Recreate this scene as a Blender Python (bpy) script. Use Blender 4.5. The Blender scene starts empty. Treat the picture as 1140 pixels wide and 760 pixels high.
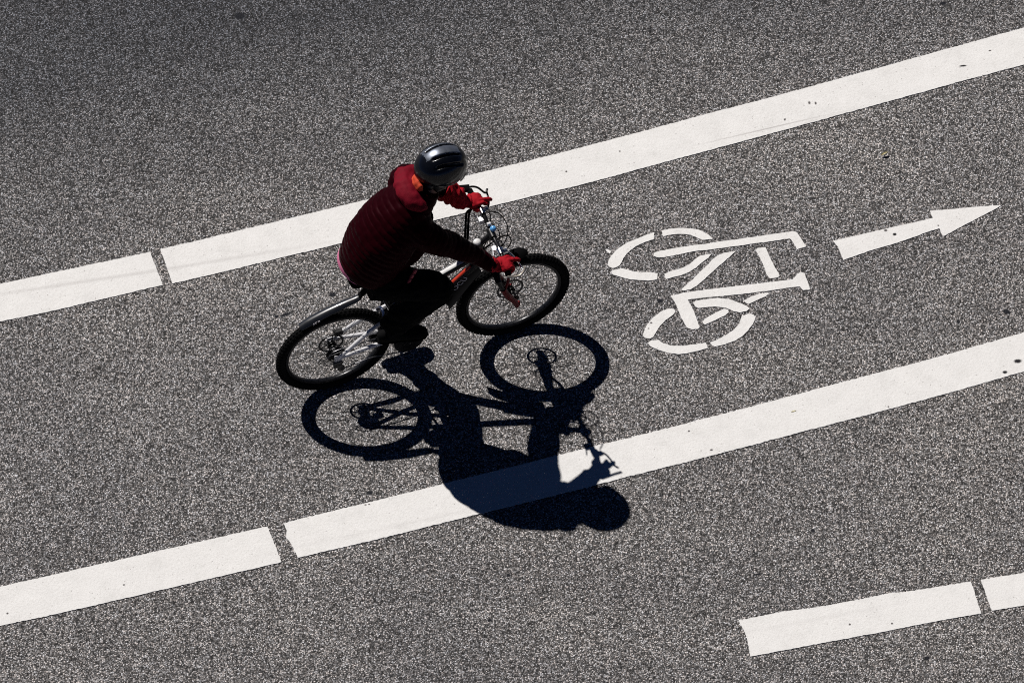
import bpy, bmesh, math, random
import numpy as np
from mathutils import Vector, Matrix, noise
from mathutils.geometry import tessellate_polygon
random.seed(7)
scn = bpy.context.scene
COL = scn.collection
PI = math.pi

# ---------------------------------------------------------------- camera
ELEV = math.radians(54.7); DIST = 30.0; FPX = 199.0*DIST
cam = bpy.data.cameras.new('camera'); co = bpy.data.objects.new('camera', cam); COL.objects.link(co)
fwd = Vector((0, math.cos(ELEV), -math.sin(ELEV))); upv = Vector((0, math.sin(ELEV), math.cos(ELEV)))
CAM = -fwd*DIST
co.location = CAM; co.rotation_euler = (PI/2-ELEV, 0, 0)
cam.sensor_width = 36; cam.sensor_fit = 'HORIZONTAL'; cam.lens = FPX/1140*36; cam.clip_end = 5000; cam.clip_start = 0.5
scn.camera = co

def gp(px, py):
    """road point seen at a pixel of the 1140x760 photograph"""
    d = fwd*FPX + Vector((1, 0, 0))*(px-570) + upv*(380-py)
    return CAM + d*(-CAM.z/d.z)

# ---------------------------------------------------------------- light
SUN = Vector((0.53, -0.67, -1.0))
sl = bpy.data.lights.new('sun', 'SUN'); so = bpy.data.objects.new('sun', sl); COL.objects.link(so)
sl.energy = 4.6; sl.angle = math.radians(0.5); sl.color = (1.0, 0.955, 0.91)
so.rotation_euler = SUN.to_track_quat('-Z', 'Y').to_euler(); so.location = (-6, 7, 12)
w = bpy.data.worlds.new('World'); scn.world = w; w.use_nodes = True
nt = w.node_tree; bg = nt.nodes['Background']
sky = nt.nodes.new('ShaderNodeTexSky'); sky.sky_type = 'NISHITA'; sky.sun_disc = False
sky.sun_elevation = math.atan2(1, math.hypot(SUN.x, SUN.y)); sky.sun_rotation = math.atan2(-SUN.x, -SUN.y)
sky.altitude = 3000; sky.air_density = 0.20; sky.dust_density = 0.0; sky.ozone_density = 10.0
nt.links.new(sky.outputs[0], bg.inputs[0]); bg.inputs[1].default_value = 0.05
scn.view_settings.view_transform = 'Standard'; scn.view_settings.look = 'None'
scn.view_settings.exposure = -0.12; scn.view_settings.gamma = 1
scn.cycles.use_denoising = False
scn.cycles.pixel_filter_type = 'BLACKMAN_HARRIS'; scn.cycles.filter_width = 1.05
scn.cycles.max_bounces = 5

# ---------------------------------------------------------------- materials
class NT:
    def __init__(s, name):
        s.m = bpy.data.materials.new(name); s.m.use_nodes = True; s.t = s.m.node_tree
        s.b = s.t.nodes['Principled BSDF']
    def n(s, typ, **kw):
        nd = s.t.nodes.new('ShaderNode'+typ)
        for k, v in kw.items(): setattr(nd, k, v)
        return nd
    def l(s, a, b): s.t.links.new(a, b)
    def inp(s, nd, i, v):
        if hasattr(v, 'is_linked') or isinstance(v, bpy.types.NodeSocket): s.l(v, nd.inputs[i])
        else: nd.inputs[i].default_value = v
    def math(s, op, a, b=0.0, clamp=False):
        nd = s.n('Math', operation=op); nd.use_clamp = clamp
        s.inp(nd, 0, a); s.inp(nd, 1, b); return nd.outputs[0]
    def mix(s, f, a, b, typ='MIX'):
        nd = s.n('Mix', data_type='RGBA', blend_type=typ)
        s.inp(nd, 0, f); s.inp(nd, 6, a); s.inp(nd, 7, b); return nd.outputs[2]
    def ramp(s, f, pts, interp='LINEAR'):
        nd = s.n('ValToRGB'); cr = nd.color_ramp; cr.interpolation = interp
        while len(cr.elements) < len(pts): cr.elements.new(0.5)
        for e, (p, c) in zip(cr.elements, pts):
            e.position = p; e.color = (*c, 1) if len(c) == 3 else c
        s.l(f, nd.inputs[0]); return nd.outputs[0]
    def noise(s, scale, detail=3, rough=0.5, vec=None):
        nd = s.n('TexNoise'); nd.inputs['Scale'].default_value = scale; nd.inputs['Detail'].default_value = detail
        nd.inputs['Roughness'].default_value = rough
        if vec is not None: s.l(vec, nd.inputs['Vector'])
        return nd.outputs[0]
    def pos(s): return s.n('NewGeometry').outputs['Position']
    def objc(s): return s.n('TexCoord').outputs['Object']
    def bump(s, h, strength, dist):
        nd = s.n('Bump'); nd.inputs['Strength'].default_value = strength; nd.inputs['Distance'].default_value = dist
        s.l(h, nd.inputs['Height']); s.l(nd.outputs[0], s.b.inputs['Normal'])
    def ellipse(s, P, c, rx, ry, ang=0.0, soft=0.25, wob=0.0):
        """1 inside an irregular ellipse lying on the road"""
        mp = s.n('Mapping', vector_type='TEXTURE'); s.l(P, mp.inputs[0])
        mp.inputs['Location'].default_value = (c[0], c[1], 0); mp.inputs['Rotation'].default_value = (0, 0, ang)
        mp.inputs['Scale'].default_value = (rx, ry, 1000)
        ln = s.n('VectorMath', operation='LENGTH'); s.l(mp.outputs[0], ln.inputs[0])
        d = ln.outputs['Value']
        if wob: d = s.math('ADD', d, s.math('MULTIPLY', s.math('SUBTRACT', s.noise(150, 2, .5, P), .5), wob))
        return s.math('DIVIDE', s.math('SUBTRACT', 1+soft, d), 2*soft, True)

def plain(name, col, rough=0.5, metal=0.0, spec=0.5, nscale=40, namp=0.25, bump=0.0, coat=0.0, sheen=0.0, tint=None):
    """procedural base: slightly uneven colour and gloss"""
    k = NT(name); P = k.objc()
    f = k.noise(nscale, 4, .6, P)
    c0 = tuple(x*(1-namp) for x in col)+(1,); c1 = tuple(min(1, x*(1+namp)) for x in col)+(1,)
    k.l(k.mix(f, c0, c1), k.b.inputs['Base Color'])
    k.l(k.math('ADD', k.math('MULTIPLY', f, .16), rough-.08, True), k.b.inputs['Roughness'])
    k.b.inputs['Metallic'].default_value = metal; k.b.inputs['Specular IOR Level'].default_value = spec
    if coat: k.b.inputs['Coat Weight'].default_value = coat; k.b.inputs['Coat Roughness'].default_value = .08
    if tint: k.b.inputs['Specular Tint'].default_value = tint
    if sheen: k.b.inputs['Sheen Weight'].default_value = sheen
    if bump: k.bump(k.noise(nscale*3, 4, .6, P), bump, .004)
    return k.m

def asphalt():
    k = NT('asphalt'); P = k.pos()
    fl = k.n('VectorMath', operation='MULTIPLY'); k.l(P, fl.inputs[0]); fl.inputs[1].default_value = (1, 1, 0)
    P = fl.outputs[0]
    v1 = k.n('TexVoronoi', feature='F1'); v1.inputs['Scale'].default_value = 122; k.l(P, v1.inputs['Vector'])
    v2 = k.n('TexVoronoi', feature='F1'); v2.inputs['Scale'].default_value = 176; k.l(P, v2.inputs['Vector'])
    s1 = k.n('SeparateColor'); k.l(v1.outputs['Color'], s1.inputs[0])
    s2 = k.n('SeparateColor'); k.l(v2.outputs['Color'], s2.inputs[0])
    g1 = k.ramp(s1.outputs[0], [(0, (.060, .0588, .058)), (.28, (.150, .1465, .144)), (.56, (.36, .351, .345)), (.80, (.66, .646, .636)), (1, (.98, .965, .955))])
    g2 = k.ramp(s2.outputs[0], [(0, (.050, .049, .0485)), (.32, (.145, .1415, .139)), (.60, (.38, .37, .364)), (.9, (.85, .835, .825)), (1, (.96, .945, .935))])
    # dark bitumen between the stones
    gp1 = k.ramp(v1.outputs['Distance'], [(0, (1, 1, 1)), (.26, (1, 1, 1)), (.68, (.15, .15, .152))])
    gp2 = k.ramp(v2.outputs['Distance'], [(0, (1, 1, 1)), (.28, (1, 1, 1)), (.70, (.16, .16, .162))])
    col = k.mix(k.math('GREATER_THAN', s1.outputs[1], .68), k.mix(1, g1, gp1, 'MULTIPLY'), k.mix(1, g2, gp2, 'MULTIPLY'))
    # slightly warm and bluish stones
    tint = k.ramp(s1.outputs[2], [(0, (1.06, .985, .95)), (.5, (1, 1, 1)), (1, (.95, .99, 1.06))])
    col = k.mix(.8, col, tint, 'MULTIPLY')
    # wear: broad bands and patches
    big = k.ramp(k.noise(.55, 4, .55, P), [(.3, (.84, .84, .86)), (.7, (1.12, 1.10, 1.08))])
    mid = k.ramp(k.noise(6, 3, .6, P), [(.3, (.95, .95, .95)), (.7, (1.05, 1.05, 1.05))])
    col = k.mix(1, k.mix(1, col, big, 'MULTIPLY'), mid, 'MULTIPLY')
    # asphalt grades darker and bluer beyond the cycle lane
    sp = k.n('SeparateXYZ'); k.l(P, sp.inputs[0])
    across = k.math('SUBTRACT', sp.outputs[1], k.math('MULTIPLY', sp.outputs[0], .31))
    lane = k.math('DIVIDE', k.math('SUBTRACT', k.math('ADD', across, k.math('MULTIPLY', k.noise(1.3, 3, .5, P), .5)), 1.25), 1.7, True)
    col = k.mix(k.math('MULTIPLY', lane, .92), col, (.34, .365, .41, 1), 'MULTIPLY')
    # polished tracks running with the lane, and small bitumen-rich flecks
    mpt = k.n('Mapping'); mpt.inputs['Rotation'].default_value = (0, 0, -.30); mpt.inputs['Scale'].default_value = (.12, 1.6, 1); k.l(P, mpt.inputs[0])
    col = k.mix(1, col, k.ramp(k.noise(1.7, 4, .6, mpt.outputs[0]), [(.3, (.89, .89, .90)), (.7, (1.10, 1.10, 1.09))]), 'MULTIPLY')
    col = k.mix(k.ramp(k.noise(14, 3, .65, P), [(.70, (0, 0, 0)), (.78, (.45, .45, .45))]), col, (.030, .030, .033, 1))
    # tar drips and chewing gum
    spots = [((267, 18), .030, .026, .3), ((1050, 4), .022, .014, .3), ((1120.5, 347), .024, .016, -.5), ((370, 328), .020, .016, .2),
             ((318, 350), .030, .010, .4), ((308, 352), .012, .010, 0), ((735, 335), .016, .014, 0), ((566, 640), .012, .012, 0), ((1067, 358), .010, .010, 0), ((843, 639), .025, .006, .3), ((1032, 732), .018, .012, .2),
             ((412, 548), .015, .012, .2), ((905, 590), .012, .012, .2), ((545, 690), .012, .01, .2)]
    for (c, rx, ry, a) in spots:
        q = gp(*c)
        col = k.mix(k.ellipse(P, q, rx, ry, a, .25, .35), col, (.010, .011, .016, 1))
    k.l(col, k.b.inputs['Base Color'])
    k.b.inputs['Roughness'].default_value = .82; k.b.inputs['Specular IOR Level'].default_value = .3
    h = k.math('ADD', k.math('MULTIPLY', k.math('SUBTRACT', 1, v1.outputs['Distance']), 1.0), k.math('MULTIPLY', s1.outputs[0], .5))
    k.bump(h, .55, .006)
    return k.m

def paint():
    k = NT('road_paint'); P = k.pos()
    f = k.noise(9, 4, .6, P); g = k.noise(160, 3, .6, P)
    col = k.ramp(f, [(.25, (.76, .755, .742)), (.45, (.82, .815, .803)), (.7, (.86, .855, .843))])
    col = k.mix(.55, col, k.ramp(g, [(.34, (.80, .79, .77)), (.5, (1, 1, 1)), (.7, (1.05, 1.05, 1.05))]), 'MULTIPLY')
    v = k.n('TexVoronoi', feature='F1'); v.inputs['Scale'].default_value = 70; k.l(P, v.inputs['Vector'])
    sc = k.n('SeparateColor'); k.l(v.outputs['Color'], sc.inputs[0])
    pit = k.math('MULTIPLY', k.math('GREATER_THAN', sc.outputs[0], .955), k.math('LESS_THAN', v.outputs['Distance'], .26))
    col = k.mix(k.math('MULTIPLY', pit, .5), col, (.25, .23, .22, 1))
    def streak(a, b, wid, amt, c=(.42, .40, .39, 1)):
        A, B = gp(*a), gp(*b); M = (A+B)/2; d = B-A
        m = k.ellipse(P, M, d.length/2, wid, math.atan2(d.y, d.x), .9, .9)
        return k.math('MULTIPLY', m, amt), c
    marks = [streak((0, 328), (185, 300), .010, .35), streak((185, 300), (330, 276), .010, .28), streak((806, 155), (905, 132), .0035, .75), streak((880, 142), (960, 120), .006, .2),
             streak((350, 605), (560, 560), .012, .15), streak((820, 706), (1000, 672), .010, .12)]
    for (c, rx, ry) in [((1133, 402.3), .021, .013), ((1118.8, 414.6), .013, .010), ((996, 261.3), .011, .009), ((986, 257), .010, .008), ((1044.5, 251.5), .005, .005),
                        ((725, 359.7), .007, .006), ((722, 366), .005, .004), ((630.5, 191.5), .006, .006), ((873.6, 133.8), .006, .007), ((8.3, 682.8), .006, .006),
                        ((901, 115), .007, .010), ((908, 115.5), .006, .010), ((874, 133), .004, .004), ((138, 651), .006, .005), ((407, 562), .006, .004), ((411, 561.5), .006, .004),
                        ((690, 169), .005, .005), ((1102, 57), .008, .005), ((1072, 74), .022, .006), ((792, 501), .009, .006), ((767, 480), .006, .006), ((989, 453), .005, .005), ((946, 695), .006, .006), ((993, 694), .006, .006)]:
        marks.append((k.ellipse(P, gp(*c), rx, ry, .1, .3, .5), (.012, .012, .014, 1) if rx > .012 or rx == .011 else (.12, .11, .11, 1)))
    for mk, c in marks: col = k.mix(mk, col, c)
    k.l(col, k.b.inputs['Base Color']); k.b.inputs['Roughness'].default_value = .75; k.b.inputs['Specular IOR Level'].default_value = .25
    k.bump(k.math('ADD', g, k.math('MULTIPLY', k.noise(60, 2, .5, P), 1.0)), .35, .004)
    return k.m

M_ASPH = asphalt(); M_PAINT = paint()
M_RUB = plain('tyre_rubber', (.006, .006, .0065), .85, spec=.06, bump=.4)
M_BLK = plain('black_metal', (.005, .005, .006), .4, spec=.3)
M_MATT = plain('matt_black', (.004, .004, .0045), .85, spec=.03)
M_SILV = plain('silver_alloy', (.78, .78, .80), .42, .25)
M_POL = plain('polished_alloy', (.85, .86, .88), .16, 1.0)
M_WHITE = plain('white_paint', (.80, .80, .80), .3)
M_RED = plain('red_lacquer', (.55, .045, .02), .35, coat=.4)
M_DKRED = plain('dark_red_lacquer', (.16, .006, .010), .4, spec=.2)
M_STEEL = plain('dark_steel', (.07, .07, .075), .35, .9)
M_RIM = plain('anodised_rim', (.012, .013, .016), .30, .3)
M_SPOKE = plain('spoke_steel', (.03, .03, .032), .4, .7)
M_FEND = plain('glossy_black_plastic', (.012, .014, .019), .34, spec=.8, coat=.5)
M_BLUE = plain('blue_plastic', (.10, .36, .75), .25, coat=.5)
M_NAVY = plain('navy_lacquer', (.012, .022, .06), .3, coat=.5)
M_GREY = plain('grey_lettering', (.55, .52, .54), .5)
M_JACK = plain('quilted_maroon_nylon', (.0160, .0010, .0027), .45, spec=.025, nscale=60, namp=.3, tint=(1.0, .35, .45, 1))
M_HOOD = plain('red_hood_fabric', (.165, .005, .015), .7, spec=.08, nscale=50, namp=.25, bump=.3)
M_GLOV = plain('red_glove_fabric', (.36, .009, .018), .7, spec=.08, nscale=80, namp=.25, bump=.4)
M_SCARF = plain('orange_scarf_fabric', (.62, .075, .035), .75, spec=.15, nscale=70, bump=.4)
M_PINK = plain('pink_shirt_fabric', (.75, .22, .38), .75, spec=.15, nscale=60)
M_TROU = plain('black_trouser_fabric', (.0035, .0034, .0037), .9, spec=.05, nscale=60, bump=.4)
M_SHOE = plain('black_shoe', (.004, .004, .0045), .8, spec=.07)
M_SUNQUILT = plain('painted_sunlit_quilt', (.32, .05, .07), .6, spec=.3)  # jacket red lightened to paint sunlight on the quilting
M_SKIN = plain('skin', (.34, .18, .13), .6, spec=.2)
M_HAIR = plain('dark_hair', (.012, .009, .007), .5, nscale=120)
M_HELM = plain('helmet_black_shell', (.004, .005, .008), .25, spec=.35, coat=.25)
M_HELS = plain('helmet_graphite_shell', (.17, .19, .23), .36, .65, coat=.25)
M_LEAF = plain('dry_leaf', (.62, .57, .36), .7)
M_EYE = plain('eye', (.35, .33, .30), .2)

# ---------------------------------------------------------------- mesh helpers
class MB:
    def __init__(s): s.v = []; s.f = []; s.mi = []; s.cur = 0
    def add(s, vs, fs):
        o = len(s.v); s.v += [tuple(v) for v in vs]; s.f += [tuple(i+o for i in f) for f in fs]; s.mi += [s.cur]*len(fs)
    def box(s, c, sz, R=None):
        hx, hy, hz = [q/2 for q in sz]; b = min(hx, hy, hz)*.25
        vs = []
        for z, ins in ((-hz, b), (-hz+b, 0), (hz-b, 0), (hz, b)):
            for x, y in ((-1, -1), (1, -1), (1, 1), (-1, 1)): vs.append(Vector((x*(hx-ins), y*(hy-ins), z)))
        fs = [(3, 2, 1, 0), (12, 13, 14, 15)]
        for k in range(3):
            for i in range(4): fs.append((k*4+i, k*4+(i+1) % 4, k*4+4+(i+1) % 4, k*4+4+i))
        if R is not None: vs = [R@v for v in vs]
        s.add([v+Vector(c) for v in vs], fs)
    def tube(s, pts, r, n=10, cap=True, closed=False, side=None):
        """swept section; r may be number, list of numbers or of (across, up) pairs; side = fixed across direction"""
        pts = [Vector(p) for p in pts]; N = len(pts)
        rr = [r]*N if not isinstance(r, (list, tuple)) or (isinstance(r, tuple)) else list(r)
        rr = [(q, q) if not isinstance(q, tuple) else q for q in rr]
        T = []
        for i in range(N):
            a = pts[(i-1) % N] if closed or i > 0 else pts[0]; b = pts[(i+1) % N] if closed or i < N-1 else pts[-1]
            T.append((b-a).normalized())
        if side is not None: u = Vector(side)
        else:
            u = Vector((0, 1, 0)) if abs(T[0].y) < .9 else Vector((1, 0, 0))
        vs = []
        for i in range(N):
            if side is not None: u = Vector(side)
            u = (u-T[i]*u.dot(T[i])).normalized(); wv = T[i].cross(u)
            for k in range(n):
                a = 2*PI*k/n; vs.append(pts[i]+u*(rr[i][0]*math.cos(a))+wv*(rr[i][1]*math.sin(a)))
        fs = []
        for i in range(N if closed else N-1):
            j = (i+1) % N
            for k in range(n): fs.append((i*n+k, i*n+(k+1) % n, j*n+(k+1) % n, j*n+k))
        if cap and not closed:
            fs.append(tuple(range(n-1, -1, -1))); fs.append(tuple((N-1)*n+k for k in range(n)))
        s.add(vs, fs)
    def rod(s, a, b, r, n=10): s.tube([a, b], r, n)
    def ring(s, c, R, prof, n=64):
        """revolve profile [(dr, dy)] (closed) round the y axis at c"""
        m = len(prof); vs = []
        for i in range(n):
            a = 2*PI*i/n
            for dr, dy in prof: vs.append((c[0]+(R+dr)*math.cos(a), c[1]+dy, c[2]+(R+dr)*math.sin(a)))
        fs = []
        for i in range(n):
            j = (i+1) % n
            for k in range(m): fs.append((i*m+k, j*m+k, j*m+(k+1) % m, i*m+(k+1) % m))
        s.add(vs, fs)
    def ell(s, c, r, R=None, nu=20, nv=12):
        vs = []; fs = []
        for j in range(nv+1):
            t = PI*j/nv
            for i in range(nu):
                a = 2*PI*i/nu; v = Vector((r[0]*math.sin(t)*math.cos(a), r[1]*math.sin(t)*math.sin(a), r[2]*math.cos(t)))
                if R is not None: v = R@v
                vs.append(v+Vector(c))
        for j in range(nv):
            for i in range(nu): fs.append((j*nu+i, (j+1)*nu+i, (j+1)*nu+(i+1) % nu, j*nu+(i+1) % nu))
        s.add(vs, fs)
    def mesh(s, name):
        me = bpy.data.meshes.new(name); me.from_pydata(s.v, [], s.f)
        bm = bmesh.new(); bm.from_mesh(me); bmesh.ops.remove_doubles(bm, verts=bm.verts, dist=1e-6)
        bmesh.ops.recalc_face_normals(bm, faces=bm.faces); bm.to_mesh(me); bm.free(); return me
    def build(s, name, mat, parent=None, smooth=True):
        me = s.mesh(name); return link(name, me, mat, parent, smooth)

def link(name, me, mat, parent=None, smooth=True):
    o = bpy.data.objects.new(name, me); COL.objects.link(o)
    for m in (mat if isinstance(mat, (list, tuple)) else [mat]): me.materials.append(m)
    if smooth:
        me.polygons.foreach_set('use_smooth', [True]*len(me.polygons))
        if smooth != 'all': 
            try: me.set_sharp_from_angle(angle=math.radians(45))
            except Exception: pass
    if parent is not None: o.parent = parent
    return o

def spline(pts, n=8, closed=False):
    """Catmull-Rom through tuples of any length"""
    P = [np.array(p, float) for p in pts]; N = len(P); out = []
    for i in range(N if closed else N-1):
        if closed: a, b, c, d = P[i-1], P[i], P[(i+1) % N], P[(i+2) % N]
        else: a, b, c, d = P[max(i-1, 0)], P[i], P[i+1], P[min(i+2, N-1)]
        for k in range(n):
            t = k/n
            out.append(.5*((2*b)+(c-a)*t+(2*a-5*b+4*c-d)*t*t+(3*b-a-3*c+d)*t**3))
    if not closed: out.append(P[-1])
    return out

def fuse(mb, voxel, smooth=3, name='fused'):
    """one continuous skin round overlapping volumes"""
    me = mb.mesh(name); o = bpy.data.objects.new(name, me); COL.objects.link(o)
    r = o.modifiers.new('r', 'REMESH'); r.mode = 'VOXEL'; r.voxel_size = voxel
    if smooth:
        q = o.modifiers.new('s', 'SMOOTH'); q.iterations = smooth; q.factor = .5
    dg = bpy.context.evaluated_depsgraph_get(); dg.update()
    out = bpy.data.meshes.new_from_object(o.evaluated_get(dg), depsgraph=dg)
    bpy.data.objects.remove(o); bpy.data.meshes.remove(me); return out

def displace(me, fn):
    n = len(me.vertices); co = np.empty(n*3); me.vertices.foreach_get('co', co); co = co.reshape(-1, 3)
    no = np.empty(n*3); me.vertex_normals.foreach_get('vector', no); no = no.reshape(-1, 3)
    d = fn(co); co = co+no*d[:, None]; me.vertices.foreach_set('co', co.ravel()); me.update()

def tag(o, label, cat, group=None, kind=None):
    o['label'] = label; o['category'] = cat
    if group: o['group'] = group
    if kind: o['kind'] = kind
    return o

def text_mesh(txt, size, ext=.0006):
    cu = bpy.data.curves.new('lettering', 'FONT'); cu.body = txt; cu.size = size; cu.extrude = ext; cu.align_x = 'CENTER'; cu.align_y = 'CENTER'
    o = bpy.data.objects.new('lettering', cu); COL.objects.link(o)
    dg = bpy.context.evaluated_depsgraph_get(); dg.update()
    me = bpy.data.meshes.new_from_object(o.evaluated_get(dg), depsgraph=dg)
    bpy.data.objects.remove(o); return me

# ---------------------------------------------------------------- road
me = bpy.data.meshes.new('road'); S = 120
me.from_pydata([(-S, -S, 0), (S, -S, 0), (S, S, 0), (-S, S, 0)], [], [(0, 1, 2, 3)])
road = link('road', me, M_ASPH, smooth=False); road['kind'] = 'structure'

def rough_outline(pts, step=.007, amp=.0014, seed=0):
    out = []
    N = len(pts)
    for i in range(N):
        a, b = pts[i], pts[(i+1) % N]; L = (b-a).length
        if L < 1e-5: continue
        n = max(1, min(700, int(L/step))); nrm = Vector((-(b-a).y, (b-a).x, 0)).normalized()
        for k in range(n):
            p = a.lerp(b, k/n)
            q = noise.noise(Vector((p.x*62, p.y*62, seed)))*amp*2.3 + noise.noise(Vector((p.x*9, p.y*9, seed+5)))*amp*1.2
            out.append(p+nrm*q)
    return out

def slab(mb, pts, h=.004, seed=0, amp=.0014):
    pts = rough_outline(pts, amp=amp, seed=seed); n = len(pts)
    tri = tessellate_polygon([[Vector((p.x, p.y, 0)) for p in pts]])
    vs = [(p.x, p.y, h) for p in pts]+[(p.x, p.y, -.001) for p in pts]
    fs = [tuple(t) for t in tri]+[(i, i+n, (i+1) % n+n, (i+1) % n) for i in range(n)]
    mb.add(vs, fs)

def marking(name, px, seed, amp=.0016):
    mb = MB(); slab(mb, [gp(*p) for p in px], seed=seed, amp=amp); return mb.build(name, M_PAINT, smooth=False)

GL = 'white lines bordering the cycle lane'
tag(marking('lane_line', [(-300, 377), (0, 316.6), (60, 303.5), (167, 280.9), (174, 298), (181.3, 317.6), (60, 346), (0, 358.2), (-300, 420)], 1),
    'white line piece with a grey tyre streak, behind the cyclist on the far lane edge', 'lane line', GL)
tag(marking('lane_line', [(178.5, 277.8), (230, 265.8), (382, 229), (560, 186.4), (640, 166.6), (800, 124), (880, 103), (1080, 47.9), (1140, 31.4), (1400, -41), (1400, 1), (1140, 72.6), (1080, 88.4), (880, 143.4), (640, 208), (590, 219.5), (400, 266.3), (230, 307.3), (192, 316), (185, 296)], 2),
    'long white line passing behind the cyclist on the far side of the lane', 'lane line', GL)
tag(marking('lane_line', [(-300, 716), (0, 653), (60, 639.5), (180, 612.5), (297.5, 586), (306, 606), (313.5, 625.8), (180, 656.5), (60, 684), (0, 696.5), (-300, 762)], 3),
    'white line piece on the near lane edge ending just before the cyclist shadow', 'lane line', GL)
tag(marking('lane_line', [(316, 582.6), (340, 576), (420, 557), (580, 517.2), (740, 477.4), (820, 457), (950, 422.3), (1030, 401.5), (1080, 387.4), (1140, 370.2), (1400, 295), (1400, 340), (1140, 413.8), (1080, 431), (1030, 444.8), (974, 459.8), (820, 500), (785, 509.2), (600, 555.5), (420, 600.3), (381, 609.5), (332, 620.7), (325.5, 609), (322, 602), (318.5, 598), (319, 590)], 4, .002),
    'long white line crossed by the cyclist shadow, with a black spot near its far end', 'lane line', GL)
tag(marking('lane_line', [(822.5, 690.3), (845, 686), (870, 680.8), (900, 677.2), (940, 670.5), (975, 663.3), (992, 659.8), (1008, 659), (1050, 652.3), (1081, 647), (1087, 666), (1092.3, 682.8), (1050, 690), (980, 703.8), (900, 718.5), (835.5, 730.6), (832, 712), (829, 704)], 5),
    'separate short white dash below the lane, complete from end to end', 'lane line', 'white dashes below the cycle lane')
tag(marking('lane_line', [(1091.8, 645.3), (1140, 637.6), (1400, 597), (1400, 633), (1140, 674), (1104, 679.6), (1098, 663)], 6),
    'white dash in the bottom corner, cut off by the picture edge', 'lane line', 'white dashes below the cycle lane')

def cr(c, L):
    o = {'A': (670, 245, 9.5), 'B': (785, 245, 9.5), 'C': (710, 315, 8.94), 'D': (790, 295, 9.5), 'E': (920, 220, 10.13), 'F': (1020, 220, 10.13)}[c]
    return [(o[0]+x/o[2], o[1]+y/o[2]) for x, y in L]
sym = [
 cr('A', [(555,132),(470,160),(380,197),(290,232),(215,275),(150,325),(100,380),(70,430),(60,480),(80,500),(115,512),(160,500),(190,478),(210,450),(225,410),(260,360),(310,315),(380,270),(460,235),(548,205)]),
 cr('A', [(637,115),(720,95),(850,86),(960,95),(1050,115)])+cr('B', [(0,142),(50,168),(78,205)])+cr('A', [(1065,212),(1010,190),(940,160),(870,152),(800,152),(720,160),(650,175),(640,160)]),
 cr('A', [(545,370),(560,345),(620,328),(800,295),(1000,265)])+cr('B', [(0,258),(80,240),(300,212),(600,170),(800,140),(920,123),(955,126),(975,140),(1010,195),(1070,282),(970,315),(950,275),(910,208),(895,202),(860,202),(640,235),(620,244),(590,240),(400,270),(200,295),(0,322)])+cr('A', [(1000,328),(800,370),(650,398),(580,397),(550,385)]),
 cr('A', [(95,550),(130,530),(215,513),(270,525),(330,545),(400,553),(500,555),(590,565),(585,630),(510,643),(420,640),(310,632),(200,605),(120,580)]),
 cr('A', [(660,570),(740,540),(850,510),(930,470),(980,425),(1030,385),(1120,362)])+cr('B', [(70,362)])+cr('A', [(1130,400),(1060,450),(990,510),(920,555),(830,590),(740,610),(680,628),(665,600)]),
 cr('A', [(835,740),(950,640),(1060,530),(1130,468)])+cr('B', [(70,425),(150,370),(200,350),(325,330),(250,400),(120,510)])+cr('A', [(1095,620),(1000,700),(940,735),(860,750)]),
 cr('B', [(530,318),(560,298),(640,290),(670,370),(720,470),(790,590),(770,608),(685,620),(650,580),(600,440)]),
 cr('C', [(325,130),(460,100),(700,65)])+cr('D', [(0,260),(200,235),(500,200),(880,155),(930,95),(965,78),(1000,90),(1030,160),(1065,262),(990,270),(955,232),(850,240),(600,278),(300,315),(0,342)])+cr('C', [(500,168),(560,290),(615,440),(600,460),(540,465),(490,445),(440,360),(370,195)]),
 cr('C', [(550,205),(570,182),(680,165),(800,154),(900,162)])+cr('D', [(280,390),(370,425),(428,463),(390,490),(320,503),(250,490),(180,460),(100,445),(0,445)])+cr('C', [(700,240),(600,252),(575,240)]),
 cr('C', [(640,385),(700,340),(790,290),(860,260),(895,268),(905,295),(870,325),(760,375),(670,418),(650,405)]),
 cr('D', [(360,380),(430,340),(520,310),(610,295),(635,305),(590,335),(500,375),(410,418),(385,405)]),
 cr('C', [(335,257),(290,262),(220,295),(150,350),(90,420),(60,490),(50,530),(80,552),(125,555),(155,540),(180,490),(220,430),(280,370),(350,320),(372,290),(365,265)]),
 cr('C', [(100,600),(130,575),(205,570),(250,600),(330,625),(450,628),(560,612),(680,597),(698,650),(600,680),(480,705),(400,710),(300,700),(200,665),(130,635)]),
 cr('C', [(718,597),(800,560),(890,510),(960,465),(1010,410),(1035,334)])+cr('D', [(390,525),(430,518),(470,530),(482,560),(460,620),(410,690)])+cr('C', [(1035,536),(960,580),(860,615),(765,638),(740,620)]),
 cr('A', [(35,315),(65,312),(100,330),(85,362),(60,345)]),
]
mb = MB()
for i, s_ in enumerate(sym): slab(mb, [gp(*p) for p in s_], seed=10+i, amp=.0012)
tag(mb.build('bicycle_symbol', M_PAINT, smooth=False), 'white painted bicycle pictogram on the asphalt ahead of the cyclist', 'road symbol')
arrow = cr('E', [(72,492),(300,440),(600,370),(800,325),(1005,281)])+cr('F', [(188,235),(155,155),(400,132),(700,106),(968,88),(830,165),(560,305),(310,440),(290,425),(260,350),(100,400)])+cr('E', [(1005,444),(800,512),(500,600),(190,708),(130,560)])
tag(marking('direction_arrow', arrow, 40, .001), 'white painted arrow with one black spot, in front of the bicycle pictogram', 'road arrow')

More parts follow.
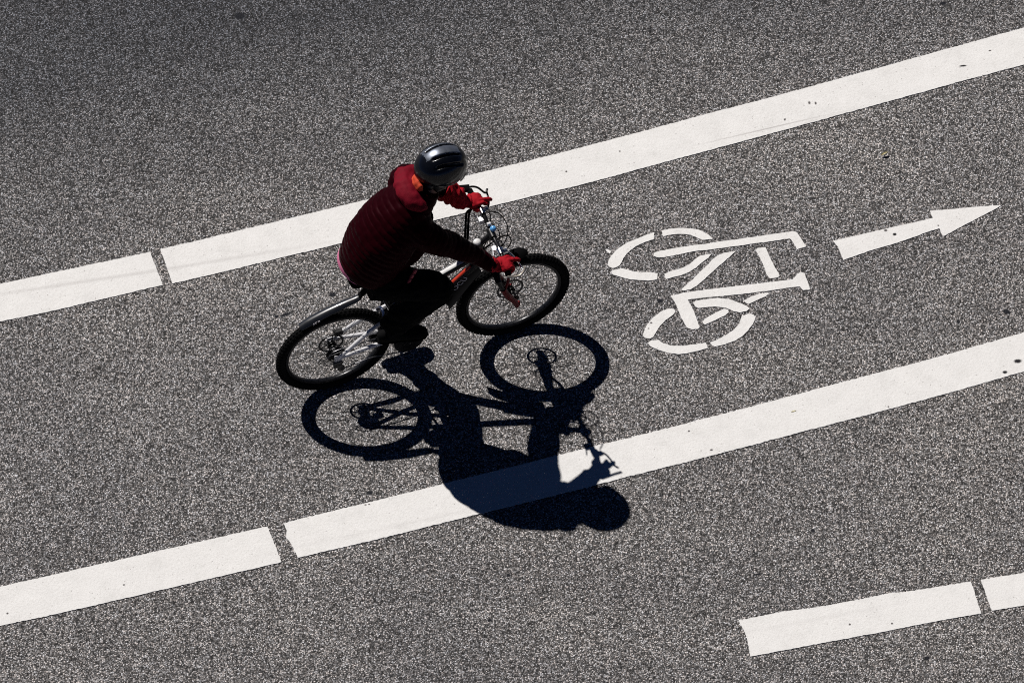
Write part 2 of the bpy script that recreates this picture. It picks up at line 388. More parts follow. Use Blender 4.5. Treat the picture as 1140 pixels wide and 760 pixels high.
# fallen leaves
def leaf(px, L, W, ang, tilt, label, zb=.006, curl=.006):
    mb = MB(); n = 7; vs = []; fs = []
    for i in range(n):
        t = i/(n-1); wd = W*math.sin(PI*(.06+.9*t))**.8; z = zb+tilt*t+curl*.6*math.sin(PI*t)
        for sgn in (-1, 0, 1): vs.append(((t-.5)*L, sgn*wd/2, z+abs(sgn)*curl))
    m = len(vs); vs += [(x, y, z-.0012) for x, y, z in vs]
    for i in range(n-1):
        for k in range(2):
            a = i*3+k; fs += [(a, a+1, a+4, a+3), (a+m, a+3+m, a+4+m, a+1+m)]
        fs += [(i*3, i*3+3, i*3+3+m, i*3+m), (i*3+2, i*3+2+m, i*3+5+m, i*3+5)]
    mb.add(vs, fs); o = mb.build('fallen_leaf', M_LEAF); q = gp(*px); o.location = (q.x, q.y, 0.003); o.rotation_euler = (0, 0, ang)
    tag(o, label, 'leaf')
leaf((984.5, 173), .042, .014, .45, .008, 'small yellowish dry leaf lying on bare asphalt near the arrow')
leaf((883.5, 458), .030, .007, .35, 0, 'tiny olive leaf scrap lying on the long white line', .0025, .0006)

# ---------------------------------------------------------------- bicycle (x ahead, y left, z up; origin under the rear axle)
RC = gp(373.3, 427.3); FC = gp(571, 367)
WB = (FC-RC).length; HEAD = math.atan2(FC.y-RC.y, FC.x-RC.x)
bike = bpy.data.objects.new('bicycle', None); COL.objects.link(bike)
bike.location = (RC.x, RC.y, 0); bike.rotation_euler = (0, 0, HEAD)
tag(bike, 'black and silver mountain bike with red fork ridden in the lane', 'bicycle')
R = .335
def wheel(x, front):
    rm = MB(); c = (x, 0, R)
    rm.ring(c, .274, [(-.009, -.008), (-.006, -.012), (.008, -.0125), (.010, -.010), (.010, .010), (.008, .0125), (-.006, .012), (-.009, .008)], 96)
    rim = rm.build('wheel', M_RIM, bike)
    t = MB(); rc, rt = .3085, .0245
    prof = [(rt*math.cos(a), rt*1.02*math.sin(a)) for a in [2*PI*i/14 for i in range(14)]]
    t.ring(c, rc, prof, 128)
    n = 84
    for i in range(n):
        for row, (ph, off) in enumerate(((0, 0), (.62, .5), (-.62, .5), (1.15, 0), (-1.15, 0))):
            a = 2*PI*(i+off)/n
            rad = Vector((math.cos(a), 0, math.sin(a))); tan = Vector((-math.sin(a), 0, math.cos(a))); y = Vector((0, 1, 0))
            nd = rad*math.cos(ph)+y*math.sin(ph); sd = tan.cross(nd)
            ce = Vector(c)+rad*rc+nd*(rt+.0006)
            Rm = Matrix((tan, sd, nd)).transposed()
            t.box(ce, (.0125, .010, .006), Rm)
    t.build('tyre', M_RUB, rim)
    sp = MB(); ns = 32
    for i in range(ns):
        side = 1 if i % 2 else -1; a = 2*PI*i/ns; b = a+(.9 if (i//2) % 2 else -.9)
        hy = side*.028
        sp.rod((x+.022*math.cos(b), hy, R+.022*math.sin(b)), (x+.266*math.cos(a), side*.003, R+.266*math.sin(a)), .0013, 5)
    sp.build('spokes', M_SPOKE, rim)
    h = MB(); h.rod((x, -.055, R), (x, .055, R), .011, 14)
    for y in (-.028, .028): h.rod((x, y-.002, R), (x, y+.002, R), .026, 20)
    h.rod((x, -.024, R), (x, .024, R), .016, 16)
    h.build('hub', M_BLK, rim)
    d = MB(); y = .044; rr = .080 if front else .075
    d.ring((x, y, R), rr-.007, [(-.006, -.001), (.006, -.001), (.006, .001), (-.006, .001)], 48)
    for i in range(6):
        a = 2*PI*i/6
        d.tube([(x+.018*math.cos(a), y, R+.018*math.sin(a)), (x+.045*math.cos(a+.28), y, R+.045*math.sin(a+.28)), (x+(rr-.012)*math.cos(a+.35), y, R+(rr-.012)*math.sin(a+.35))], .003, 5)
    d.ring((x, y, R), .018, [(-.008, -.0015), (.004, -.0015), (.004, .0015), (-.008, .0015)], 24)
    d.build('brake_disc', M_STEEL, rim)
    return rim
rw = wheel(0, False); fw = wheel(WB, True)
rw['label'] = 'rear wheel'; fw['label'] = 'front wheel'
# cassette and rear derailleur
cs = MB()
for i in range(8):
    r_ = .056-.005*i; y = -.030-.0045*i
    prof = []
    n = 24+0*i; vs = []; fs = []
    cs.ring((0, y, R), r_-.008, [(-.006, -.0009), (.008, -.0009), (.008, .0009), (-.006, .0009)], 40)
cs.build('cassette', M_STEEL, rw)
BB = Vector((.42, 0, .275))
fr = MB()   # black main frame
head_ax = lambda z: .851-.295*(z-.912)
fr.tube([BB, (.36, 0, .50), (.30, 0, .69)], [.019, .018, .0175], 14)
fr.tube([(.318, 0, .62), (.45, 0, .645), (.60, 0, .705), (.875, 0, .822)], [(.016, .017), (.017, .019), (.018, .02), (.02, .021)], 14)
fr.tube([BB, (.56, 0, .455), (.72, 0, .625), (.885, 0, .775)], [(.021, .025), (.023, .028), (.024, .031), (.021, .026)], 14)
fr.rod((head_ax(.715), 0, .715), (head_ax(.855), 0, .855), .0225, 16)
fr.rod(BB+Vector((0, -.036, 0)), BB+Vector((0, .036, 0)), .024, 16)
fr.tube([(.345, 0, .55), (.40, 0, .60), (.47, 0, .652)], .011, 8)
frame = fr.build('frame', M_BLK, bike)
tt = MB(); tt.tube([(.56, .002, .7065), (.64, .002, .741), (.74, .002, .784), (.84, .001, .826)], [(.013, .004)]*4, 10, side=(0, 1, 0))
tt.build('top_tube_stripe', M_WHITE, frame)
ds = MB(); ds.tube([(.655, -.011, .600), (.70, -.011, .648), (.76, -.011, .704), (.80, -.011, .742)], [(.011, .0055), (.011, .006), (.011, .006), (.010, .005)], 10, side=(0, 1, 0))
ds.build('down_tube_stripe', M_RED, frame)
# lettering along the right side of the down tube
lm = text_mesh('OCU', .052)
lo = link('lettering', lm, M_GREY, frame, smooth=False)
dv = Vector((.72-.56, 0, .625-.455)).normalized(); nv = Vector((0, -1, 0)); tv = nv.cross(dv)
MM = Matrix((dv, tv, nv)).transposed().to_4x4(); MM.translation = Vector((.733, -.0265, .628)); lo.matrix_local = MM
# swing arm
sw = MB()
for y in (-1, 1):
    sw.tube([(0, y*.066, R), (.06, y*.064, R+.043), (.19, y*.050, .470), (.335, y*.036, .545)], [.010, .0115, .012, .012], 10)
    sw.tube([(0, y*.066, R), (.07, y*.062, .333), (.20, y*.046, .322), (.385, y*.034, .312)], [.010, .011, .0115, .012], 10)
    sw.box((.004, y*.066, R), (.045, .008, .05))
sw.rod((.385, -.034, .312), (.385, .034, .312), .014); sw.rod((.335, -.036, .545), (.335, .036, .545), .012)
sw.build('swing_arm', M_SILV, bike)
ar = MB(); ar.tube(spline([(.265, -.045, .505), (.285, -.036, .545), (.29, 0, .565), (.285, .036, .545), (.265, .045, .505)], 5), .008, 8)
ar.build('stay_bridge', M_NAVY, bike)
sh = MB(); sh.rod((.345, 0, .56), (.44, 0, .635), .016, 14)
for i in range(6): sh.ring((0, 0, 0), .001, [(0, 0), (.001, 0), (0, .001)], 4) if False else None
sh.rod((.352, 0, .43), (.41, 0, .56), .011, 12)
sh.build('shock_absorber', M_STEEL, bike)
# seatpost, saddle
s_ = MB(); s_.rod((.305, 0, .68), (.238, 0, .885), .0145, 14); s_.box((.238, 0, .893), (.06, .045, .02)); s_.build('seatpost', M_BLK, bike)
sd = MB(); sd.tube(spline([(.105, 0, .925), (.13, 0, .935), (.20, 0, .935), (.28, 0, .933), (.36, 0, .93), (.395, 0, .922)], 5),
                   [tuple(q) for q in spline([(.05, .018), (.072, .026), (.062, .024), (.034, .022), (.022, .02), (.012, .012)], 5)], 16, side=(0, 1, 0))
for y in (-.022, .022): sd.tube([(.13, y, .912), (.2, y, .9), (.28, y, .902), (.34, y, .914)], .0035, 6)
sd.build('saddle', M_MATT, bike)
# rear mudguard
def guard(name, path, hw, arch, mat, th=.0025):
    P = [np.array(p) for p in spline(path, 6)]; W_ = [q for q in spline([(a,) for a in hw], 6)]; n = 10; vs = []; fs = []; N = len(P)
    for i in range(N):
        T = Vector(P[min(i+1, N-1)]-P[max(i-1, 0)]).normalized(); up = T.cross(Vector((0, 1, 0))); up = up if up.z > 0 or abs(up.z) < .2 and up.x > 0 else -up
        for lay in (0, 1):
            for k in range(n+1):
                a = (k/n-.5)*2; wd = float(W_[i][0])
                vs.append(Vector(P[i])+Vector((0, a*wd, 0))+up*(-arch*a*a*wd/.03-lay*th))
    m = n+1
    for i in range(N-1):
        for k in range(n):
            a = i*2*m+k; b = a+2*m; fs += [(a, a+1, b+1, b), (a+m, b+m, b+1+m, a+1+m)]
        a = i*2*m; b = a+2*m; fs += [(a, b, b+m, a+m), (a+n, a+n+m, b+n+m, b+n)]
    for e in (0, N-1):
        for k in range(n): a = e*2*m+k; fs.append((a, a+m, a+m+1, a+1))
    mb = MB(); mb.add(vs, fs); return mb.build(name, mat, bike)
rg = guard('rear_mudguard', [(.165, 0, .762), (.135, 0, .752), (.06, 0, .738), (-.04, 0, .712), (-.13, 0, .679), (-.192, 0, .648)], [.018, .023, .027, .029, .030, .026], .014, M_FEND)
mt = MB(); mt.tube(spline([(.255, 0, .845), (.22, 0, .828), (.19, 0, .79), (.16, 0, .757)], 5), [tuple(q) for q in spline([(.016, .016), (.018, .016), (.020, .013), (.020, .008)], 5)], 10, side=(0, 1, 0))
mt.rod((.262, 0, .81), (.247, 0, .865), .022, 14)
mt.build('mudguard_bracket', M_MATT, bike)
xm = MB(); Q = Vector((-.105, -.0285, .668)); dx = Vector((.94, 0, .33)); dz = Vector((-.25, -.25, .9)).normalized()
for a, b in (((-.016, -.010), (.008, .012)), ((.004, -.010), (-.010, .010)), ((.016, -.004), (.026, .008)), ((.026, -.006), (.018, .010))):
    xm.rod(Q+dx*a[0]+dz*a[1], Q+dx*b[0]+dz*b[1], .0028, 6)
xm.build('mudguard_emblem', M_GREY, rg)
# drivetrain
cr_ = MB()
cr_.ring((BB.x, -.050, BB.z), .072, [(-.010, -.0015), (.010, -.0015), (.010, .0015), (-.010, .0015)], 48)
cr_.rod((BB.x, -.0545, BB.z), (BB.x, -.0575, BB.z), .0865, 48)
for i in range(44):
    a = 2*PI*i/44; cr_.box((BB.x+.083*math.cos(a), -.050, BB.z+.083*math.sin(a)), (.006, .002, .006))
for i in range(5):
    a = 2*PI*i/5; cr_.rod((BB.x, -.05, BB.z), (BB.x+.065*math.cos(a), -.05, BB.z+.065*math.sin(a)), .007, 8)
PR = Vector((.418, -.124, .435)); PL = Vector((.428, .128, .112))
cr_.tube([BB+Vector((0, -.062, 0)), Vector((PR.x, -.078, PR.z))], [(.013, .009), (.011, .008)], 10)
cr_.tube([BB+Vector((0, .062, 0)), Vector((PL.x, .078, PL.z))], [(.013, .009), (.011, .008)], 10)
cr_.rod(BB+Vector((0, -.064, 0)), BB+Vector((0, .064, 0)), .012, 12)
cr_.build('crankset', M_BLK, bike)
for p in (PR, PL):
    pd = MB(); s1 = 1 if p.y > 0 else -1
    pd.rod((p.x, s1*.075, p.z), (p.x, s1*.185, p.z), .006, 8)
    for dx_ in (-.042, .042): pd.box((p.x+dx_, p.y, p.z), (.012, .09, .018))
    for dy in (-.042, 0, .042): pd.box((p.x, p.y+dy, p.z), (.085, .012, .016))
    pd.build('pedal', M_BLK, bike)
ch = MB()
up_ = [(0.0, -.046, R+.045), (BB.x, -.050, BB.z+.082)]; lo_ = [(.02, -.05, .215), (BB.x, -.050, BB.z-.082)]
loop = spline([up_[0], (.2, -.048, .386), up_[1], (BB.x+.082, -.05, BB.z), lo_[1], (.2, -.05, .222), (.035, -.052, .205), (.005, -.052, .225), (-.005, -.052, .262), (-.03, -.05, .30), (-.046, -.047, R)], 10, True)
ch.tube(loop, (.0035, .0035), 6, closed=True, side=(0, 1, 0)); ch.build('chain', M_STEEL, bike)
rd = MB(); rd.box((-.005, -.068, .285), (.045, .022, .05)); rd.rod((.012, -.056, .268), (.012, -.048, .268), .022, 14); rd.rod((.022, -.056, .212), (.022, -.048, .212), .022, 14)
rd.tube([(.012, -.060, .268), (.022, -.060, .212)], [(.004, .014)]*2, 8); rd.tube([(-.02, -.07, .30), (-.06, -.072, .30), (-.08, -.06, .33), (-.04, -.06, .37), (.03, -.058, .375)], .0028, 6)
rd.build('rear_derailleur', M_STEEL, bike)
ca = MB(); ca.box((.045, .05, R+.075), (.05, .028, .032)); ca.build('rear_brake_caliper', M_BLK, bike)

# fork
ctr = lambda z: head_ax(z)
fk = MB()
fk.tube([(ctr(.60), -.075, .60), (ctr(.612)+.004, -.04, .622), (ctr(.62)+.004, 0, .630), (ctr(.612)+.004, .04, .622), (ctr(.60), .075, .60)], [.018, .02, .024, .02, .018], 12)
fk.rod((ctr(.62), 0, .62), (ctr(.90), 0, .90), .016, 12)
for y in (-1, 1): fk.rod((ctr(.61), y*.068, .61), (ctr(.46)+.004, y*.068, .46), .0145, 12)
fork = fk.build('fork', M_BLK, bike)
fl = MB()
for y in (-1, 1):
    fl.tube([(ctr(.52)+.004, y*.068, .52), (ctr(.44)+.007, y*.068, .44), (WB-.012, y*.067, .36), (WB, y*.066, .318)], [.0185, .018, .016, .015], 12)
    fl.box((WB+.002, y*.062, R-.004), (.032, .014, .036))
fl.tube(spline([(ctr(.50)+.01, -.068, .51), (ctr(.50)+.035, -.06, .60), (ctr(.50)+.035, 0, .69), (ctr(.50)+.035, .06, .60), (ctr(.50)+.01, .068, .51)], 5), .009, 8)
fl.build('fork_lowers', M_DKRED, fork)
fc = MB(); fc.box((WB-.045, .052, R+.066), (.04, .028, .05)); fc.tube(spline([(WB-.045, .06, R+.09), (.93, .09, .52), (.90, .085, .68), (.93, .06, .85), (.97, .12, .95), (.95, .15, .975)], 6), .003, 6); fc.build('front_brake_caliper', M_BLK, bike)
guard('front_mudguard', [(.915, 0, .675), (.98, 0, .705), (1.06, 0, .722), (1.11, 0, .722), (1.140, 0, .712)], [.022, .036, .040, .036, .016], .012, M_MATT)
guard('down_tube_guard', [(.675, 0, .405), (.70, 0, .448), (.76, 0, .535), (.83, 0, .625), (.865, 0, .66)], [.022, .036, .038, .032, .02], -.012, M_MATT)

# cockpit
st = MB(); st.tube([(.858, 0, .905), (.895, 0, .93), (.932, 0, .958)], [.019, .016, .019], 12)
st.rod((head_ax(.875), 0, .875), (head_ax(.925), 0, .925), .02, 14); st.rod((.932, -.028, .958), (.932, .028, .958), .0215, 14)
stem = st.build('stem', M_BLK, bike)
cp = MB(); cp.ell((head_ax(.93), 0, .931), (.022, .022, .012)); cp.build('stem_cap', M_WHITE, stem)
hb = MB(); hbp = spline([(.915, -.30, .985), (.925, -.20, .985), (.930, -.12, .980), (.934, -.06, .963), (.934, 0, .960), (.934, .06, .963), (.930, .12, .980), (.925, .20, .985), (.915, .30, .985)], 5)
hb.tube(hbp, .0125, 12); bar = hb.build('handlebar', M_BLK, bike)
bl = MB(); bl.ell((.944, .012, .988), (.018, .018, .016)); bl.rod((.94, .012, .968), (.94, .012, .985), .008); bl.build('bell', M_BLUE, bike)
bm_ = MB(); bm_.box((.935, .052, .984), (.022, .016, .02)); bm_.build('bell_clamp', M_SILV, bar)
for sgn in (-1, 1):
    g = MB(); g.tube([(.9235, sgn*.185, .985), (.919, sgn*.24, .985), (.9145, sgn*.305, .985)], [.0165, .016, .0175], 14)
    g.build('grip', M_MATT, bar)
    lv = MB(); y = sgn*.145
    lv.box((.935, y, .985), (.03, .03, .034)); lv.box((.952, y+sgn*.008, .988), (.03, .022, .022))
    lv.rod((.928, y-sgn*.02, .985), (.928, y+sgn*.02, .985), .019, 14)
    lev = lv.build('lever_clamp', M_POL, bar)
    bd = MB()
    if sgn < 0: path = [(.962, -.150, .985), (.985, -.185, .970), (1.000, -.235, .962), (1.005, -.275, .962), (1.020, -.298, .964)]
    else: path = [(.962, .150, .985), (.985, .19, .980), (.997, .235, .978), (1.002, .27, .978), (1.012, .285, .978)]
    bd.tube(spline(path, 5), [(.006, .0045)]*(len(path)*5-4), 8)
    bd.build('brake_lever', M_POL if sgn < 0 else M_BLK, bar)
    sf = MB(); sf.box((.918, sgn*.105, .965), (.05, .034, .026)); sf.rod((.90, sgn*.105, .95), (.93, sgn*.105, .95), .014); sf.rod((.895, sgn*.12, .972), (.885, sgn*.15, .972), .004, 6)
    sf.build('gear_shifter', M_SILV, bar)
# bar end / mirror on the far grip
mr = MB(); mr.box((.887, .322, .990), (.066, .040, .026), Matrix.Rotation(math.radians(-14), 3, 'Z'))
mr.tube(spline([(.905, .318, .996), (.935, .312, 1.000), (.962, .296, .996), (.985, .262, .986), (.998, .250, .994)], 5), .0058, 8); mr.build('bar_end', M_MATT, bar)
mr = MB(); mr.tube(spline([(.905, -.315, .985), (.94, -.322, .975), (.975, -.322, .972), (1.002, -.312, .985), (1.015, -.300, 1.000)], 5), [(.0075, .006)]*21, 8); mr.build('bar_end', plain('worn_alloy', (.55, .50, .43), .45, .6), bar)
cb = MB()
cb.tube(spline([(.965, .14, .975), (1.015, .11, .97), (1.035, .03, .945), (1.0, -.03, .90), (.93, -.035, .82), (.86, -.03, .76)], 6), .0035, 6)
cb.tube(spline([(.965, -.14, .975), (1.01, -.09, .965), (1.02, -.02, .93), (.98, .03, .86), (.90, .035, .79), (.82, .03, .74)], 6), .0035, 6)
cb.tube(spline([(.935, .10, .955), (.975, .06, .93), (.985, .02, .90), (.94, -.03, .84), (.86, -.026, .78)], 6), .003, 6)
cb.tube(spline([(.935, -.10, .955), (.97, -.06, .93), (.97, 0, .89), (.93, .03, .83), (.86, .028, .78)], 6), .003, 6)
cb.build('brake_cables', M_MATT, bike)
cb = MB()
for dx_ in (0, .016): cb.tube(spline([(.895, .19, .975), (.858+dx_, .185, .965), (.842+dx_, .165, .935), (.825+dx_, .13, .86), (.80+dx_, .08, .80), (.77+dx_, .02, .77)], 6), .0068, 8)
cb.build('cable_bundle', M_MATT, bike)

# ---------------------------------------------------------------- rider (same axes as the bicycle)
HC = Vector((.648, .044, 1.605))                        # middle of the head
Rh = Matrix.Rotation(math.radians(2), 3, 'Z') @ Matrix.Rotation(math.radians(20), 3, 'Y')
hp = lambda x, y, z: HC+Rh@Vector((x, y, z))
sho = {-1: Vector((.470, -.135, 1.370)), 1: Vector((.495, .180, 1.435))}
elb = {-1: Vector((.628, -.172, 1.250)), 1: Vector((.685, .275, 1.205))}
HY = {-1: .245, 1: .214}
wri = {-1: Vector((.858, -.245, 1.018)), 1: Vector((.858, .216, 1.018))}
hip = {-1: Vector((.225, -.095, 1.00)), 1: Vector((.225, .095, 1.00))}
kne = {-1: Vector((.578, -.185, .872)), 1: Vector((.445, .112, .660))}
ank = {-1: Vector((.320, -.128, .570)), 1: Vector((.380, .128, .250))}
def seg(mb, pts, rad, n=16, k=5, side=None):
    P = spline(pts, k); Rr = [tuple(q) if len(q) == 2 else float(q[0]) for q in spline([(r,) if not isinstance(r, tuple) else r for r in rad], k)]
    mb.tube([Vector(p) for p in P], Rr, n, side=side)
def fingers(mb, sgn, k=1.0):
    yc = sgn*HY[sgn]
    # back of the hand over the grip
    mb.ell((.893, yc, 1.010), (.046*k, .044*k, .019*k), Matrix.Rotation(math.radians(8), 3, 'Y'))
    mb.ell((.918, yc+sgn*.004, 1.012), (.026*k, .042*k, .016*k))
    offs = [-.034, -.012, .011, .032]; ln = [.95, 1.05, 1.0, .82]
    for i, (o, L) in enumerate(zip(offs, ln)):
        y = yc+sgn*o; r = (.0105, .011, .0105, .0092)[i]*k
        if i < 2: pts = [(.915, y, 1.012), (.945, y, 1.013), (.972*L**.3, y, .999), (.992*L**.3, y+sgn*.003, .984)]
        else: pts = [(.915, y, 1.012), (.943, y, 1.008), (.954, y, .984), (.940, y, .962), (.925, y, .960)]
        seg(mb, pts, [r*1.08]+[r]*(len(pts)-2)+[r*.82], 10, 4)
    yi = yc-sgn*.045
    seg(mb, [(.882, yc-sgn*.022, 1.003), (.897, yi, .994), (.922, yi-sgn*.012, .982), (.942, yi-sgn*.010, .968)], [.0135*k, .0125*k, .0115*k, .009*k], 10, 4)

# body: one continuous skin
bd = MB()
seg(bd, [(.20, 0, .98), (.255, 0, 1.10), (.33, 0, 1.24), (.41, 0, 1.36), (.48, 0, 1.44), (.535, 0, 1.49)], [(.15, .11), (.14, .105), (.15, .11), (.165, .11), (.14, .08), (.06, .05)], side=(0, 1, 0))
seg(bd, [(.515, 0, 1.46), (.57, .015, 1.52), (.618, .036, 1.57)], [.062, .056, .058])
bd.ell(HC, (.096, .076, .105), Rh, 24, 16)
bd.ell(hp(.035, 0, -.075), (.060, .055, .055), Rh)           # jaw
bd.ell(hp(.082, 0, -.105), (.020, .022, .018), Rh)          # chin
seg(bd, [hp(.088, 0, .005), hp(.108, 0, -.025), hp(.116, 0, -.042), hp(.095, 0, -.050)], [.009, .011, .013, .010], 8, 3)   # nose
bd.ell(hp(.088, 0, .022), (.014, .05, .012), Rh)            # brow
bd.ell(hp(.092, 0, -.074), (.012, .024, .006), Rh); bd.ell(hp(.090, 0, -.086), (.012, .021, .006), Rh)   # lips
for s in (-1, 1):
    bd.ell(hp(-.005, s*.078, -.015), (.018, .010, .032), Rh)
    seg(bd, [sho[s]*.7+Vector((.48, 0, 1.43))*.3, sho[s], sho[s].lerp(elb[s], .5), elb[s], elb[s].lerp(wri[s], .4), wri[s], (.885, s*HY[s], 1.010)], [.055, .056, .047, .040, .038, .028, .026])
    seg(bd, [hip[s], hip[s].lerp(kne[s], .5), kne[s], kne[s].lerp(ank[s], .35), ank[s]], [.085, .075, .056, .055, .036])
    fingers(bd, s, .8)
    sole = .415 if s < 0 else .13
    seg(bd, [ank[s], (ank[s].x+.01, ank[s].y, sole+.06), (ank[s].x+.10, ank[s].y, sole+.035)], [.036, .035, .028])
body = link('person', fuse(bd, .0065, 3, 'person'), M_SKIN, None, 'all')
body.location = bike.location; body.rotation_euler = bike.rotation_euler
tag(body, 'cyclist in dark helmet, maroon quilted jacket, red gloves and black trousers riding a mountain bike', 'person')
for s in (-1, 1):
    ey = MB(); ey.ell(hp(.083, s*.031, .004), (.012, .013, .011), Rh); ey.build('eye', M_EYE, body)
hr = MB(); hr.ell(hp(-.016, 0, .012), (.092, .082, .098), Rh, 24, 16); hr.ell(hp(-.055, 0, -.055), (.046, .072, .065), Rh); hr.ell(hp(-.01, -.068, -.04), (.035, .018, .05), Rh)
hme = fuse(hr, .007, 2, 'hair'); displace(hme, lambda c: np.array([.004*noise.noise(Vector(p)*60) for p in c])); link('hair', hme, M_HAIR, body, 'all')

# jacket
jk = MB()
tor_p = [(.220, 0, 1.045), (.232, 0, 1.085), (.262, 0, 1.15), (.325, 0, 1.265), (.40, 0, 1.37), (.465, 0, 1.445), (.525, 0, 1.505), (.565, .006, 1.55)]
tor_r = [(.182, .150), (.192, .160), (.198, .168), (.203, .168), (.180, .150), (.145, .120), (.105, .096), (.088, .082)]
seg(jk, tor_p, tor_r, 28, 6, side=(0, 1, 0))
seg(jk, [(.30, 0, 1.09), (.415, -.01, 1.10), (.495, -.01, 1.20), (.525, 0, 1.34)], [(.16, .085), (.125, .078), (.11, .078), (.085, .07)], 20, 6, side=(0, 1, 0))   # loose front of the jacket
arms = {}
for s in (-1, 1):
    ap = [Vector((.47, s*.08, 1.40)), sho[s], sho[s].lerp(elb[s], .5)+Vector((-.008, s*.012, -.006)), elb[s]+Vector((-.006, s*.006, -.012)), elb[s].lerp(wri[s], .45)+Vector((0, s*.004, -.004)), wri[s]+Vector((-.012, 0, .004))]
    arms[s] = ap; seg(jk, ap, [.080, .078, .078, .074, .053, .042], 18, 6)
jme = fuse(jk, .0062, 5, 'jacket')
tp = np.array([np.array(p) for p in spline(tor_p, 12)]); ts = np.r_[0, np.cumsum(np.linalg.norm(np.diff(tp, axis=0), axis=1))]
ap_ = {s: np.array([np.array(p) for p in spline([tuple(v) for v in arms[s][1:]], 10)]) for s in (-1, 1)}
def quilt(co):
    out = np.zeros(len(co))
    for i, p in enumerate(co):
        v = Vector(p)
        wv = noise.noise(v*7)*.010 + noise.noise(v*19)*.004
        big = noise.noise(v*9+Vector((3, 1, 7)))*.012+noise.noise(v*21)*.005
        dt = ((tp-p)**2*np.array([1, .18, 1])).sum(1); j = int(dt.argmin()); q = ts[j]
        if 0 < j < len(tp)-1:
            T = tp[j+1]-tp[j-1]; T /= np.linalg.norm(T); q += float((p-tp[j])@T)
        s = -1 if p[1] < 0 else 1
        da = ((ap_[s]-p)**2).sum(1); ja = int(da.argmin())
        arm = abs(p[1]) > .14 and da[ja] < .0095 and ja > 3
        if arm:
            A = ap_[s]; T = A[min(ja+1, len(A)-1)]-A[max(ja-1, 0)]; T /= np.linalg.norm(T)
            q = ja*.011*1.0+float((p-A[ja])@T)
            q = float(np.linalg.norm(A[:ja+1][1:]-A[:ja+1][:-1], axis=1).sum())+float((p-A[ja])@T)
        per = .035
        ph = (q+wv*1.1-.05*abs(p[1])*0)/per
        prof = abs(math.sin(PI*ph))**.55
        out[i] = (prof-.55)*(.0030 if arm else .0085)*(0.75+.6*noise.noise(v*5))+big*.75
    return out
displace(jme, quilt)
jacket = link('jacket', jme, M_JACK, body, 'all')
# hem band and pink shirt below it
hm = MB(); hm.tube([(.210, 0, 1.020), (.217, 0, 1.040), (.224, 0, 1.065)], [(.178, .150), (.190, .160), (.190, .160)], 32, side=(0, 1, 0)); hm.build('jacket_hem', M_JACK, jacket)
sh_ = MB(); sh_.tube([(.194, .026, .975), (.202, .028, 1.000), (.214, .02, 1.04)], [(.150, .135), (.163, .150), (.163, .146)], 32, side=(0, 1, 0)); sh_.build('shirt', M_PINK, body)
# hood folded on the shoulders, red inside
hd = MB()
seg(hd, [(.535, -.085, 1.500), (.505, -.088, 1.520), (.470, -.060, 1.545), (.455, .005, 1.560), (.468, .085, 1.545), (.525, .125, 1.53), (.60, .11, 1.515)], [(.02, .02), (.032, .032), (.050, .046), (.06, .054), (.062, .054), (.052, .045), (.03, .03)], 16, 6)
seg(hd, [(.475, .155, 1.49), (.485, .09, 1.525), (.48, .0, 1.53), (.48, -.05, 1.51)], [.055, .064, .06, .045], 14, 5)
hdm = fuse(hd, .006, 5, 'hood'); displace(hdm, lambda c: np.array([.012*noise.noise(Vector(p)*13)+.006*noise.noise(Vector(p)*31) for p in c])); link('hood', hdm, M_HOOD, jacket, 'all')
sc_ = MB(); cpt = Vector((.560, .010, 1.548))
for dz_, rr, r2 in ((-.012, .074, .020), (.016, .068, .017)):
    sc_.tube([cpt+Vector((.02+rr*math.cos(a)*1.0, rr*math.sin(a), dz_-.85*rr*math.cos(a)+.004*math.sin(3*a))) for a in [math.radians(95+125*i/16) for i in range(17)]], [r2*.5]+[r2]*15+[r2*.5], 10)
scm = fuse(sc_, .005, 3, 'scarf'); displace(scm, lambda c: np.array([.006*noise.noise(Vector(p)*40) for p in c])); link('scarf', scm, M_SCARF, body, 'all')
# sunlit quilting by the near hip, its sunlight painted as lighter red blocks
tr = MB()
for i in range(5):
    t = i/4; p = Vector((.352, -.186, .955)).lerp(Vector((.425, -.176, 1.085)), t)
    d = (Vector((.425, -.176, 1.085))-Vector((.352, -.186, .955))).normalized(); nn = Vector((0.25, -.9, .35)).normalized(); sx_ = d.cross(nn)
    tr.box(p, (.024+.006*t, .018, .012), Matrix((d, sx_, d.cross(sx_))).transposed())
tr.build('sunlit_quilt_blocks', M_SUNQUILT, jacket)
# gloves
for s in (-1, 1):
    gv = MB(); fingers(gv, s, 1.12)
    seg(gv, [elb[s].lerp(wri[s], .74 if s > 0 else .86), wri[s]+Vector((-.03 if s > 0 else -.018, 0, .018)), wri[s], (.888, s*HY[s], 1.011)], [.048 if s > 0 else .040, .047 if s > 0 else .040, .036, .034], 16, 5)
    gm = fuse(gv, .0036, 2, 'glove')
    displace(gm, lambda c: np.array([.0022*math.sin(p[0]*190+3*noise.noise(Vector(p)*25))*(1 if p[0] < .90 else .25)+.002*noise.noise(Vector(p)*60) for p in c]))
    link('glove', gm, M_GLOV, body, 'all')
cf = MB(); seg(cf, [elb[1].lerp(wri[1], .30)+Vector((0, .004, 0)), elb[1].lerp(wri[1], .55)+Vector((0, .004, -.002)), elb[1].lerp(wri[1], .80)], [.068, .064, .056], 18, 6)
cfm = fuse(cf, .005, 2, 'cuff'); displace(cfm, lambda c: np.array([.006*math.sin(p[0]*170+4*noise.noise(Vector(p)*20)) for p in c])); link('cuff', cfm, M_GLOV, jacket, 'all')
